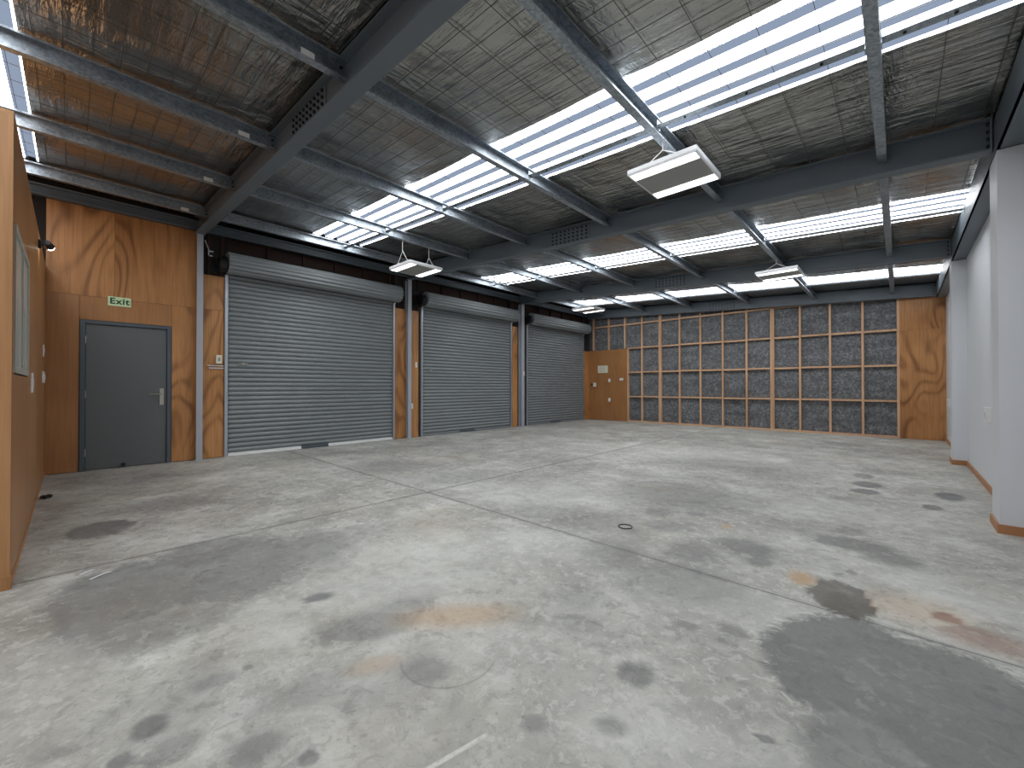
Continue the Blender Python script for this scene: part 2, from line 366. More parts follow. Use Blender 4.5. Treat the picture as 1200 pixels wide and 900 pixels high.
# floor
import numpy as np
def make_floor():
    """concrete slab: fine grid on top that carries the stain fields, thick edges below"""
    def axis(a, b, fa, fb, st):
        return np.array([a] + list(np.arange(fa, fb, st)) + [b])
    X = axis(XA-.3, XC+.15, XA-.1, XC+.1, .028); Y = axis(YN-.15, YB+.3, -.6, YB, .028)
    nx, ny = len(X), len(Y); GX, GY = np.meshgrid(X, Y, indexing='ij')
    co = np.stack([GX, GY, np.zeros_like(GX)], -1).reshape(-1, 3)
    i, j = np.meshgrid(np.arange(nx-1), np.arange(ny-1), indexing='ij')
    q = np.stack([i*ny+j, (i+1)*ny+j, (i+1)*ny+j+1, i*ny+j+1], -1).reshape(-1, 4)
    base = len(co); x0, x1, y0, y1 = X[0], X[-1], Y[0], Y[-1]
    low = np.array([(x0, y0, -.12), (x1, y0, -.12), (x1, y1, -.12), (x0, y1, -.12)])
    co = np.vstack([co, low]); c = [0, (nx-1)*ny, (nx-1)*ny+ny-1, ny-1]
    q = np.vstack([q, [[base, base+3, base+2, base+1]] + [[c[k], base+k, base+(k+1) % 4, c[(k+1) % 4]] for k in range(4)]])
    me = bpy.data.meshes.new('floor'); me.from_pydata(co.tolist(), [], q.tolist()); me.materials.append(MATS['concrete'])
    n = len(co)
    for name, kinds in (('stain_light', 'l'), ('stain_dark', 'd'), ('stain_rust', 'bro')):
        F = np.full(n, -3.); ST = np.zeros(n); SO = np.ones(n)*.5; RC = np.zeros((n, 4)); RC[:, 3] = 1
        for cx, cy, rx, ry, a, st, so, k in STAINS:
            if k not in kinds: continue
            dx, dy = co[:, 0]-cx, co[:, 1]-cy
            u = (dx*math.cos(a)+dy*math.sin(a))/rx; v = (-dx*math.sin(a)+dy*math.cos(a))/ry
            f = 1-np.sqrt(u*u+v*v)
            s = f > F; F[s] = f[s]; ST[s] = min(.9, st*1.2); SO[s] = max(.08, so)
            RC[s, :3] = {'b': srgb(84, 79, 70), 'r': srgb(134, 84, 54), 'o': srgb(178, 140, 92)}.get(k, (0, 0, 0))
        at = me.attributes.new(name, 'FLOAT_VECTOR', 'POINT'); at.data.foreach_set('vector', np.stack([F, ST, SO], -1).astype(np.float32).ravel())
        if name == 'stain_rust':
            at = me.attributes.new('stain_rust_colour', 'FLOAT_COLOR', 'POINT'); at.data.foreach_set('color', RC.astype(np.float32).ravel())
    o = bpy.data.objects.new('floor', me); COL.objects.link(o); o['kind'] = 'structure'
make_floor()

# ---- wall_right: painted wall with boxed-out piers
bm = bmesh.new(); bx(bm, XC, XC+.15, YN, YB+.02, 0, 3.46)
wr = struct('wall_right', bm, 'right_wall_paint')
for y0, y1 in ((-2.6, -2.24), (1.2, 1.56), (5.01, 5.37), (8.97, 9.3)):
    box('pier', 'right_wall_paint', wr, .57, XC+.0, y0, y1, 0, 3.025)
bm = bmesh.new()
t_ = .014
segs = [(-6.2, -2.6), (-2.24, 1.2), (1.56, 5.01), (5.37, 8.97), (9.3, 12.7)]
for y0, y1 in segs: bx(bm, XC-t_, XC, y0, y1, 0, .07)
for y0, y1 in ((-2.6, -2.24), (1.2, 1.56), (5.01, 5.37), (8.97, 9.3)):
    bx(bm, .57-t_, XC-t_, y0-t_, y0, 0, .07); bx(bm, .57-t_, .57, y0, y1, 0, .07); bx(bm, .57-t_, XC-t_, y1, y1+t_, 0, .07)
struct('baseboard_right', bm, 'skirting_timber')
# eave beam along the top of the right-hand wall
bm = bmesh.new()
bx(bm, .57, .585, YN, YB-.2, 3.03, 3.335); bx(bm, .57, XC, YN, YB-.2, 3.03, 3.042); bx(bm, .57, .66, YN, YB-.2, 3.323, 3.335)
struct('trim_1', bm, 'painted_steel')
# cover strip between beam and roof
box_ = bmesh.new(); bx(box_, .60, XC+.15, YN, YB, 3.30, 3.335+.01); struct('trim_2', box_, 'white_metal')

# ---- wall_behind (never seen straight on, closes the room)
bm = bmesh.new(); bx(bm, XA-.3, XC+.15, YN-.12, YN, 0, 3.9); struct('wall_behind', bm, 'right_wall_paint')

# ---- wall_left: cladding outside, plywood lining inside, three roller doors and the exit door
wl = struct('wall_left', None)
wl.location = (XA-.12, 3., 0)
RD = [(1.77, 4.84), (5.60, 8.60), (9.33, 12.30)]           # openings of the roller doors
DZ = 3.05
bm = bmesh.new()
bx(bm, XA-.32, XA-.26, YN, YB+.3, 0, 3.95)                 # outer skin
obj('outer_cladding', bm, 'cladding', wl)
bm = bmesh.new()
for y0, y1 in ((YN, -.0), (1.78-.68, 1.77), (4.84, 5.6), (8.6, 9.33), (12.3, 12.7)):
    bx(bm, XA-.26, XA-.03, y0 if y0 != -.0 else 0, y1, 0, 3.9)
bx(bm, XA-.26, XA-.03, 0, 1.1, 2.12, 3.9)
bx(bm, XA-.26, XA-.16, 1.7, 12.7, DZ+.05, 3.9)
obj('wall_core', bm, 'bare_dark', wl)
def ply(y0, y1, z0, z1, m='plywood'):
    return box('plywood_sheet', m, wl, XA-.018, XA, y0+.0015, y1-.0015, z0+.0015, z1-.0015)
ply(-.23, .078, .006, 2.40, 'plywood_plain'); ply(.078-.0, 1.055, 2.075, 2.40, 'plywood_plain'); ply(1.055, 1.36, .006, 2.40)
ply(-.23, .42, 2.40, 3.62); ply(.42, 1.36, 2.40, 3.62)
ply(1.44, 1.745, .006, 2.40); ply(1.44, 1.745, 2.40, 2.96)
ply(4.885, 5.17, .006, 2.40); ply(4.885, 5.17, 2.40, 2.90)
ply(5.24, 5.50, .006, 2.40); ply(5.24, 5.50, 2.40, 2.90)
ply(8.67, 8.90, .006, 2.40); ply(8.67, 8.90, 2.40, 2.90)
ply(12.36, 12.69, .006, 2.42)
ply(-6.2, -.27, .006, 2.40, 'plywood_plain')
# dark timber lintels and blocks over the roller doors
bm = bmesh.new()
for y0, y1 in RD:
    bx(bm, XA-.16, XA-.09, y0-.08, y1+.08, 3.42, 3.62)
    k = y0
    while k < y1: bx(bm, XA-.09, XA-.045, k, k+.05, 3.40, 3.62); k += .6
obj('lintel', bm, 'lintel_timber', wl)
bm = bmesh.new()
for y in (1.52, 1.7, 4.9, 5.1, 5.3, 5.5, 8.7, 8.86, 9.2, 12.4, 12.58): bx(bm, XA-.03, XA-.004, y-.022, y+.022, 2.9, 3.62)
obj('stud', bm, 'lintel_timber', wl)
# channel that caps the plywood
bm = bmesh.new()
prism(bm, [(0, 0), (.085, 0), (.085, .02), (.012, .02), (.012, .13), (.085, .13), (.085, .145), (0, .145)], (XA-.005, YN, 3.625), (XA-.005, YB-.1, 3.625), (1, 0, 0), (0, 0, 1))
struct('trim_3', bm, 'painted_steel')

# exit door
d1 = struct('door_1', None, loc=(XA, .56, 0))
bm = bmesh.new()
bx(bm, XA-.05, XA+.012, .082, .135, 0, 2.07); bx(bm, XA-.05, XA+.012, 1.0, 1.05, 0, 2.07); bx(bm, XA-.05, XA+.012, .135, 1.0, 2.022, 2.07)
obj('door_frame', bm, 'frame_paint', d1, bevel=.004)
box('door_leaf', 'door_paint', d1, XA-.045, XA-.012, .139, .996, .008, 2.018, bevel=.003)
hp = box('handle_plate', 'brushed_steel', d1, XA-.012, XA-.002, .915, .965, .88, 1.13, bevel=.003)
bm = bmesh.new(); cyl(bm, (XA-.004, .94, 1.045), (XA+.045, .94, 1.045), .011); cyl(bm, (XA+.04, .95, 1.045), (XA+.04, .80, 1.045), .0095)
obj('lever', bm, 'brushed_steel', hp, smooth=False)
bm = bmesh.new(); cyl(bm, (XA-.003, .94, .955), (XA+.004, .94, .955), .017); obj('lock_cylinder', bm, 'brushed_steel', hp)
bm = bmesh.new(); cyl(bm, (XA-.012, .52, .045), (XA+.03, .52, .045), .022, r2=.028); obj('door_stop', bm, 'dark_plastic', d1)
bm = bmesh.new()
for z in (.25, 1.05, 1.8): cyl(bm, (XA-.006, .137, z-.05), (XA-.006, .137, z+.05), .007, 8)
obj('hinge', bm, 'brushed_steel', d1)

# roller doors
def roller(n, y0, y1, text):
    d = struct('door_%d' % n, None, loc=(XA, (y0+y1)/2, 0))
    # ribbed curtain: rounded ribs meeting in narrow grooves
    bm = bmesh.new(); prof = []; z = .055; pitch = .0785
    while z < DZ+.1:
        for k in range(8):
            a = k/8
            prof.append((z+pitch*a, .026*math.sin(PI*a)**.7 if k else -.001))
        z += pitch
    xs = XA-.03
    A = [bm.verts.new((xs+b, y0, a)) for a, b in prof]; B = [bm.verts.new((xs+b, y1, a)) for a, b in prof]
    for i in range(len(prof)-1): bm.faces.new((A[i], B[i], B[i+1], A[i+1]))
    A2 = [bm.verts.new((xs-.006, y0, a)) for a in (.055, prof[-1][0])]; B2 = [bm.verts.new((xs-.006, y1, a)) for a in (.055, prof[-1][0])]
    bm.faces.new((A2[0], A2[1], B2[1], B2[0]))
    obj('curtain', bm, 'roller_steel', d)
    # rolled-up part: a big roll whose surface still shows the ribs as shallow flats
    cx, cz, R = XA+.155, 3.17, .165; bm = bmesh.new(); nn = 14; ring = []
    for i in range(nn*6):
        a = 2*PI*i/(nn*6); r = R-.008 + .020*abs(math.sin(nn*a/2))**.8
        ring.append((math.cos(a)*r, math.sin(a)*r))
    prism(bm, ring, (cx, y0-.04, cz), (cx, y1+.06, cz), (1, 0, 0), (0, 0, 1))
    rl = obj('rolled_curtain', bm, 'roller_steel', d)
    bm = bmesh.new(); cyl(bm, (cx, y0-.09, cz), (cx, y1+.1, cz), .022, 12); obj('axle', bm, 'black_steel', rl)
    # drive wheel and bracket at the left end, bracket at the right end
    bm = bmesh.new(); cyl(bm, (cx-.01, y0-.055, cz-.03), (cx-.01, y0-.15, cz-.03), .125, 28); cyl(bm, (cx-.01, y0-.15, cz-.03), (cx-.01, y0-.165, cz-.03), .06, 20)
    obj('drive_wheel', bm, 'black_steel', d)
    for ya in (y0-.185, y1+.075):
        bm = bmesh.new(); bx(bm, XA-.0, cx+.03, ya, ya+.008, cz-.06, cz+.06); bx(bm, XA-.0, XA+.01, ya-.05, ya+.04, cz-.16, cz+.16)
        obj('bracket', bm, 'black_steel', d)
    # guides
    for yg, s in ((y0, -1), (y1, 1)):
        bm = bmesh.new()
        ya, yb = (yg-.045, yg+.012) if s < 0 else (yg-.012, yg+.04)
        bx(bm, XA-.055, XA+.022, min(ya, yb), min(ya, yb)+.006, 0, 3.0); bx(bm, XA-.055, XA+.022, max(ya, yb)-.006, max(ya, yb), 0, 3.0)
        bx(bm, XA+.012, XA+.022, min(ya, yb), max(ya, yb), 0, 3.0); 
        g = obj('guide_rail', bm, 'guide_metal', d)
        bm = bmesh.new(); cyl(bm, (XA+.02, yg+s*.02, 2.985), (XA+.045, yg+s*.02, 2.985), .018, 10); obj('guide_stop', bm, 'white_metal', g)
    # bottom rail: bright strip, darker in the middle where the lifting handle sits
    m = (y0+y1)/2-.05
    for a, b, mm in ((y0+.01, m-.32, 'bottom_rail_metal'), (m+.18, y1-.01, 'bottom_rail_metal')):
        bm = bmesh.new(); bx(bm, XA-.03, XA+.008, a, b, .010, .055); bx(bm, XA-.01, XA+.03, a, b, .004, .016); obj('bottom_rail', bm, mm if n == 2 else 'roller_steel', d, bevel=.002)
    box('lifting_bar', 'frame_paint', d, XA-.03, XA+.012, m-.32, m+.18, .008, .06, bevel=.003)
    bm = bmesh.new(); bx(bm, XA-.005, XA+.015, y0+.16, y0+.3, 1.53, 1.55); cyl(bm, (XA-.005, y0+.23, 1.54), (XA+.02, y0+.23, 1.54), .02, 12)
    obj('door_lock', bm, 'brushed_steel', d)
roller(2, *RD[0], 'nearest'); roller(3, *RD[1], 'middle'); roller(4, *RD[2], 'far')

# ---- wall_back: dark wrap behind bare framing, plywood at both ends
bm = bmesh.new(); bx(bm, XA-.3, XC+.15, YB+.1, YB+.3, 0, 3.9)
wb = struct('wall_back', bm, 'cladding')
box('plywood_sheet', 'plywood_plain', wb, XA+.0, -6.635, YB-.012, YB+.006, .004, 2.425)
box('plywood_sheet', 'plywood', wb, .0, XC-.001, YB-.014, YB+.006, .004, 2.40)
bm = bmesh.new(); bx(bm, .0, XC-.001, YB-.014, YB+.006, 2.402, 3.32, f=None); obj('plywood_sheet', bm, 'plywood', wb)
bm = bmesh.new(); bx(bm, XA, 0.02, YB+.075, YB+.098, .0, 3.36, ft=sl)
obj('insulation_sheet', bm, 'insulation', wb)['label'] = 'mottled dark grey insulation sheet'
fr = empty('timber_wall_frame', (-3.6, YB+.05, 0), 'bare pale timber stud frame of the end wall left of tall plywood panel', 'wall framing')
D0, D1 = YB, YB+.075
studs = [-.022-.61*i for i in range(14)]
for i, x in enumerate(studs):
    z0 = .045 if x > -6.6 else 2.44
    w = .0225
    if i in (4, 9) and z0 < 1:
        for dx in (-.047, .0): box('stud', 'framing_timber', fr, x+dx-.0+.001, x+dx+.045, D0-.004, D1, z0, 3.34, ft=sl, bevel=.002)
    else: box('stud', 'framing_timber', fr, x-w, x+w, D0, D1, z0, 3.34, ft=sl, bevel=.002)
for i in range(len(studs)-1):
    a0, b0 = studs[i+1]+.024, studs[i]-.024
    if i in (4, 9): b0 -= .024
    if i+1 in (4, 9): a0 += .024
    for z in (.835, 1.64, 2.44, 3.24):
        a, b = a0, b0
        if studs[i+1] < -6.6 and z < 3:
            if b < -6.7 or z > 2.5 and False: continue
            if b > -6.2: a = -6.59
            else: continue
        if b-a < .05: continue
        jig = (i*7 % 5 - 2)*.002
        box('nogging', 'framing_timber', fr, a, b, D0+.002, D1, z-.0225+jig, z+.0225+jig, bevel=.002)
box('stud', 'framing_timber', fr, -6.633, -6.59, D0-.002, D1, .045, 2.44, bevel=.002)
box('bottom_plate', 'framing_timber', fr, -6.63, .0, D0-.002, D1, .0, .045, bevel=.002)
box('top_plate', 'framing_timber', fr, XA+.02, .0, D0, D1, 3.30, 3.34, f=lambda x: S*x)

# ---- ceiling: foil-faced insulation between strips of translucent roofing
def foil_strip(y0, y1, x0=XA-.28, x1=XC+.15):
    bm = bmesh.new(); nx = int((x1-x0)/.045); ny = max(4, int((y1-y0)/.05)); g = []
    from mathutils import noise as N
    for i in range(nx+1):
        row = []
        for j in range(ny+1):
            x = x0+(x1-x0)*i/nx; y = y0+(y1-y0)*j/ny
            # pulled tight over purlins and rafters, billowing down between them
            dx = min([abs(x-px) for px in PX]); dy = min([abs(y-ry) for ry in RY+[-2.4]])
            bil = min(1, dx/.5)
            w = N.noise(Vector((x*1.1, y*3.2, 1)))*.5 + N.noise(Vector((x*3.1, y*9, 5)))*.28
            pull = math.exp(-dy/.3)
            w2 = N.noise(Vector((x*16, y*3.0, 9)))*.018*math.exp(-dx/.25) + N.noise(Vector((x*5, y*15, 3)))*.014*pull
            z = zt(x) + .034 - .012*bil + .012*w + w2*.8
            row.append(bm.verts.new((x, y, max(z, zt(x)+.006))))
        g.append(row)
    for i in range(nx):
        for j in range(ny): bm.faces.new((g[i][j], g[i+1][j], g[i+1][j+1], g[i][j+1]))
    return bm
ce = struct('ceiling', None, loc=(-3.7, 3.2, 3.6))
ys = [YN]
for a, b in SKY: ys += [a, b]
ys.append(YB+.3)
for k in range(0, len(ys), 2): obj('foil_insulation', foil_strip(ys[k], ys[k+1]), 'foil', ce, smooth=True)
for a, b in SKY: obj('foil_insulation', foil_strip(a, b, XA-.28, PX[0]-.03), 'foil', ce, smooth=True)
bm = bmesh.new(); bx(bm, XA-.3, XC+.2, YN-.1, YB+.3, 3.50, 3.53, f=sl); obj('roof_cladding', bm, 'cladding', ce)
for n, (a, b) in enumerate(SKY):
    bm = bmesh.new(); y = a; pitch = .215
    prof = [(a-.02, .022)]; mi = []
    y = a+.13
    while y < b-.05:
        prof += [(y, .022), (y+.018, .055), (y+.072, .055), (y+.09, .022)]; y += pitch
    prof.append((b+.02, .022))
    x0, x1 = PX[0]-.03, XC+.1
    A = [bm.verts.new((x0, p, zt(x0)+q+.016)) for p, q in prof]; B = [bm.verts.new((x1, p, zt(x1)+q+.016)) for p, q in prof]
    for i in range(len(prof)-1):
        f = bm.faces.new((A[i], B[i], B[i+1], A[i+1])); f.material_index = 0 if (prof[i][1] == prof[i+1][1] == .022) else 1
    sk = obj('window_%d' % (n+2), bm, ['skylight_sheet', 'skylight_rib']); sk['kind'] = 'structure'

# wire safety mesh under the foil
bm = bmesh.new(); r = .0016
def wire(P, Q):
    d = .0016; prism(bm, [(-d, -d), (d, -d), (d, d), (-d, d)], P, Q, (0, 1, 0) if abs(P[1]-Q[1]) < .01 else (1, 0, 0), (0, 0, 1))
y = -2.3
while y < YB:
    if all(abs(y-q) > .05 for q in RY): wire((XA+.05, y, zt(XA+.05)+.0035), (XC-.15, y, zt(XC-.15)+.0035))
    y += .15
x = -7.95
while x < .55:
    if all(abs(x-q-.03) > .06 for q in PX): wire((x, -2.3, zt(x)+.0035), (x, YB, zt(x)+.0035))
    x += .292
o = obj('roof_safety_mesh', bm, 'wire_steel'); tag(o, 'thin square wire safety mesh stretched under the foil roof lining', 'wire mesh', kind='stuff')

# ---- rafters
rn = ['steel rafter nearest the camera, from the column beside the exit door', 'second steel rafter, from the column between the first two roller doors', 'third steel rafter, from the column between the last two roller doors', 'farthest steel rafter, directly above the timber-framed end wall']
for k, y in enumerate(RY):
    r_ = empty('steel_rafter', (-3.7, y, zb(-3.7)), rn[k], 'rafter', 'roof rafters')
    x0, x1 = XA+.03, .56
    hh = .265; w = .065; tf = .011; tw = .004
    I = [(-w, 0), (w, 0), (w, tf), (tw, tf), (tw, hh-tf), (w, hh-tf), (w, hh), (-w, hh), (-w, hh-tf), (-tw, hh-tf), (-tw, tf), (-w, tf)]
    bm = bmesh.new(); prism(bm, I, (x0, y, zb(x0)), (x1, y, zb(x1)), (0, 1, 0), (0, 0, 1)); obj('beam', bm, 'painted_steel', r_)
    # bolted splice near mid-span
    xc = -3.66
    for side in (-1, 1):
        bm = bmesh.new(); ya, yb = sorted((y+side*.005, y+side*.014))
        bx(bm, xc-.36, xc+.36, ya, yb, 3.118+.02, 3.118+.245, f=sl); pl = obj('splice_plate', bm, 'painted_steel', r_)
        if side < 0:
            for i in range(9):
                for j in range(4):
                    x = xc-.31+i*.0775; z = zb(x)+.05+j*.055
                    bm = bmesh.new(); cyl(bm, (x, y-.014, z), (x, y-.030, z), .013, 6); obj('bolt', bm, 'bolt_dark', pl)
    for x in (x1-.012,):
        box('end_plate', 'painted_steel', r_, x, x+.012, y-.07, y+.07, zb(x)-.0, zb(x)+.262)
    # end bolts
    for j in range(4):
        for dy in (-.035, .035):
            bm = bmesh.new(); zz = zb(.5)+.04+j*.06; cyl(bm, (.548, y+dy, zz), (.53, y+dy, zz), .012, 6); obj('bolt', bm, 'bolt_dark', r_)

# ---- columns on the roller-door side
cn = ['pale grey steel column between the exit door and the nearest roller door', 'pale grey steel column between the nearest and middle roller doors', 'pale grey steel column between the middle and far roller doors']
for k, (y, w) in enumerate(((1.385, .041), (5.205, .045), (9.03, .06))):
    c_ = empty('steel_column', (XA+.08, y, 0), cn[k], 'column', 'columns along the roller doors')
    bm = bmesh.new(); hh = .13
    xf = XA+.10
    prism(bm, [(-hh, -w), (-hh+.008, -w), (-hh+.008, -.004), (-.008, -.004), (-.008, -w), (0, -w), (0, w), (-.008, w), (-.008, .004), (-hh+.008, .004), (-hh+.008, w), (-hh, w)],
          (xf, y, 0), (xf, y, zb(xf)), (1, 0, 0), (0, 1, 0)); obj('shaft', bm, 'column_paint', c_)
    box('base_plate', 'column_paint', c_, xf-.1, xf+.015, y-w-.01, y+w+.01, 0, .01)

# ---- purlins, bay by bay: C sections open towards the low side
bays = [(-2.4, 1.38), (1.38, 5.19), (5.19, 8.98), (8.98, 12.6)]
bn = ['in the bay over the exit door', 'in the first bay past the nearest rafter', 'in the middle bay between second and third rafters', 'in the farthest bay before the end wall']
pn = ['closest to the roller-door wall', 'second from the roller-door wall', 'third from the roller-door wall', 'third from the right-hand wall', 'second from the right-hand wall', 'closest to the right-hand wall']
for bi, (y0, y1) in enumerate(bays):
    for pi_, x in enumerate(PX):
        if bi == 0 and pi_ > 3: continue
        p_ = empty('roof_purlin', (x, (y0+y1)/2, zt(x)-.145), 'galvanised purlin %s, %s' % (bn[bi], pn[pi_]), 'purlin', 'galvanised roof purlins')
        h = .143; f = .068; t = .004; l = .016
        C = [(-f/2, 0), (f/2, 0), (f/2, l), (f/2-t, l), (f/2-t, t), (-f/2+t, t), (-f/2+t, h-t), (f/2-t, h-t), (f/2-t, h-l), (f/2, h-l), (f/2, h), (-f/2, h)]
        ya, yb = y0+.008, y1-.008
        if bi == 0: ya = y0
        bm = bmesh.new(); prism(bm, C, (x, ya, zt(x)-h-.001), (x, yb, zt(x)-h-.001), (1, 0, S), (0, 0, 1)); obj('channel', bm, 'galv_steel', p_)
        if bi == 0 and pi_ < 4:
            bm = bmesh.new(); bx(bm, x+f/2, x+f/2+.001, y1-.33, y1-.24, zt(x)-h+.003, zt(x)-h+.045, f=None)
            # label plate rests on the lip and inner web
            obj('label_plate', bm, 'white_plastic', p_)
        bm = bmesh.new()
        for yy in ((y0+.03, y1-.03) if bi else (y1-.03,)):
            for zz in (.045, .10): cyl(bm, (x-f/2+t-.001, yy, zt(x)-h+zz), (x-f/2+t+.014, yy, zt(x)-h+zz), .010, 6)
        obj('bolt', bm, 'bolt_dark', p_)
# bridging between purlins
for bi, yb in ((1, 3.42), (2, 7.22), (3, 11.05)):
    for k in range(6):
        xa = PX[k]+.036; xb = (PX[k+1]-.036) if k < 5 else .565
        z = lambda x: zt(x)-.095
        bm = bmesh.new()
        prism(bm, [(-.035, 0), (.035, 0), (.035, .03), (.032, .03), (.032, .003), (-.035, .003)], (xa, yb, z(xa)), (xb, yb, z(xb)), (0, 1, 0), (0, 0, 1))
        for x in (xa, xb):
            s = 1 if x == xa else -1
            bx(bm, min(x, x+s*.005), max(x, x+s*.005), yb-.03, yb+.03, z(x)-.03, z(x)+.05)
        n_b = 3
        for q in range(n_b):
            xx = xa+(xb-xa)*(q+.5)/n_b; cyl(bm, (xx, yb, z(xx)+.001), (xx, yb, z(xx)-.008), .009, 6, mi=1)
        where = ['between the roller-door wall purlin and the next', 'between the second and third purlins', 'between the third and fourth purlins', 'between the fourth and fifth purlins', 'between the last two purlins', 'between the last purlin and right-hand wall'][k]
        o = obj('purlin_brace', bm, ['galv_steel', 'bolt_dark'])
        tag(o, 'thin galvanised brace %s, across the %s skylight' % (where, ['nearest', 'middle', 'farthest'][bi-1]), 'brace', 'braces across the skylights')

# ---- hanging light panels
def light_panel(x, y, z, label, zw):
    W, L, H = .31, .32, .05
    r_ = empty('hanging_light_panel', (x, y, z), label, 'ceiling light', 'hanging light panels')
    bm = bmesh.new(); bx(bm, x-W, x+W, y-L, y+L, z+.006, z+H)
    obj('housing', bm, 'white_metal', r_, bevel=.006)
    bm = bmesh.new()
    for a in ((x-W+.004, x+W-.004, y-L+.004, y-L+.02), (x-W+.004, x+W-.004, y+L-.02, y+L-.004), (x-W+.004, x-W+.018, y-L+.02, y+L-.02), (x+W-.018, x+W-.004, y-L+.02, y+L-.02)):
        bx(bm, *a, z-.002, z+.0055)
    obj('rim', bm, 'white_metal', r_)
    box('grey_centre_panel', 'grey_panel', r_, x-W+.02, x+W-.02, y-L+.135, y+L-.135, z-.001, z+.0055)
    for a, b in ((y-L+.022, y-L+.13), (y+L-.13, y+L-.022)): box('diffuser', 'tube_light', r_, x-W+.02, x+W-.02, a, b, z-.006, z+.005)
    for yy in (y-L+.06, y+L-.06):
        bm = bmesh.new(); top = (x, yy, z+.05+(zw-z-.05)*.55)
        for sx in (-.17, .17): cyl(bm, (x+sx, yy, z+.048), top, .004, 6)
        cyl(bm, top, (x, yy, zw), .004, 6); obj('suspension_cord', bm, 'rope_white', r_)
light_panel(-1.52, 3.83, 3.10, 'square white light panel hanging in front of the second rafter, nearest and largest one', zt(-1.52)-.145)
light_panel(-5.95, 3.98, 3.12, 'square light panel hung on white cords above the first two roller doors', zt(-5.95)-.145)
light_panel(-1.52, 8.45, 3.10, 'white light panel seen edge-on near the third rafter, above the timber framing', zt(-1.52)-.145)
light_panel(-5.98, 9.33, 3.17, 'small distant light panel hanging over the far roller door corner', zt(-5.95)-.145)

# ---- plywood-clad office box on the left
BX, BY, BH = -3.70, -.23, 2.712
wp = struct('wall_partition', None, loc=(-5.9, BY, 0))
bm = bmesh.new()
bx(bm, XA+.0, BX-.02, BY-.1, BY-.018, 0, BH-.02); bx(bm, BX-.1, BX-.018, YN, BY-.1, 0, BH-.02)
obj('wall_core', bm, 'bare_dark', wp)
for a, b, z0, z1 in ((XA, -6.2, .05, BH), (-6.2, -4.96, .05, BH), (-4.96, -3.79, .05, 1.225), (-4.96, -3.79, 2.125, BH), (-3.79, BX-.019, .05, BH)):
    box('plywood_sheet', 'plywood_plain', wp, a+.001, b-.001, BY-.018, BY, z0, z1)
for a, b in ((BY, -1.43), (-1.43, -2.63), (-2.63, -3.83), (-3.83, -5.03), (-5.03, -6.19)):
    box('plywood_sheet', 'plywood_pale', wp, BX-.018, BX, b+.001, a-.001, .075, BH)
bm = bmesh.new(); bx(bm, XA, BX, YN, BY, BH, BH+.02); obj('box_lid', bm, 'plywood_pale', wp)
box('skirting', 'skirting_timber', wp, XA, BX, BY-.018, BY+.004, 0, .05); 
box('skirting', 'plywood_pale', wp, BX-.018, BX+.012, YN, BY+.004, 0, .075)
w1 = struct('window_1', None, loc=(-4.37, BY, 1.24))
wx0, wx1, wz0, wz1 = -4.95, -3.80, 1.235, 2.115
bm = bmesh.new()
for a in ((wx0, wx1, wz0, wz0+.04), (wx0, wx1, wz1-.04, wz1), (wx0, wx0+.05, wz0+.04, wz1-.04), (wx1-.04, wx1, wz0+.04, wz1-.04), (-4.40, -4.35, wz0+.04, wz1-.04)):
    bx(bm, a[0], a[1], BY-.05, BY+.008, a[2], a[3])
obj('window_frame', bm, 'window_frame_alu', w1)
for a, b in ((wx0+.05, -4.40), (-4.35, wx1-.04)): box('pane', 'window_glass', w1, a, b, BY-.008, BY-.002, wz0+.04, wz1-.04)
bm = bmesh.new(); bx(bm, wx0+.01, wx1-.01, BY-.10, BY-.055, wz0, wz1); obj('blind', bm, 'white_plastic', w1)

# wall spotlight on the office box
r_ = empty('wall_spotlight', (-6.35, BY, 2.6), 'small black wall spotlight with lit bulb, high on the plywood office wall', 'wall light')
bm = bmesh.new(); cyl(bm, (-6.35, BY, 2.6), (-6.35, BY+.02, 2.6), .045, 20); cyl(bm, (-6.35, BY+.02, 2.6), (-6.35, BY+.05, 2.6), .012, 10); obj('wall_mount', bm, 'dark_plastic', r_)
bm = bmesh.new(); cyl(bm, (-6.30, BY+.055, 2.615), (-6.39, BY+.075, 2.597), .028, 20, r2=.038); obj('lamp_head', bm, 'dark_plastic', r_)
bm = bmesh.new(); bmesh.ops.create_uvsphere(bm, u_segments=16, v_segments=10, radius=.034, matrix=Matrix.Translation((-6.398, BY+.077, 2.595))); obj('bulb', bm, 'bulb_light', r_, smooth=True)

# ---- small fittings
def plate(name, x0, x1, y0, y1, z0, z1, label, cat, m='white_plastic', rock=None, axis='x', grp=None):
    """a fitting with a rocker or insert on its front face"""
    r_ = empty(name, ((x0+x1)/2, (y0+y1)/2, z0), label, cat, grp)
    box('cover_plate', m, r_, x0, x1, y0, y1, z0, z1, bevel=.003)
    zc = (z0+z1)/2; hz = (z1-z0)*.2
    if axis == 'x':
        yc = (y0+y1)/2; hy = (y1-y0)*.18; xo = x1 if rock != 'neg' else x0
        box('rocker', 'grey_panel' if m == 'cream_plastic' else 'white_metal', r_, min(xo, xo+(.005 if rock != 'neg' else -.005)), max(xo, xo+(.005 if rock != 'neg' else -.005)), yc-hy, yc+hy, zc-hz, zc+hz, bevel=.001)
    elif axis == 'y+':
        xc = (x0+x1)/2; hx = (x1-x0)*.18; box('rocker', 'white_metal', r_, xc-hx, xc+hx, y1, y1+.005, zc-hz, zc+hz, bevel=.001)
    else:
        xc = (x0+x1)/2; hx = (x1-x0)*.18; box('rocker', 'white_metal', r_, xc-hx, xc+hx, y0-.005, y0, zc-hz, zc+hz, bevel=.001)
    return r_
plate('roller_door_control', XA, XA+.05, 1.61, 1.69, 1.53, 1.67, 'cream control box on plywood beside the nearest roller door', 'control box', 'cream_plastic')
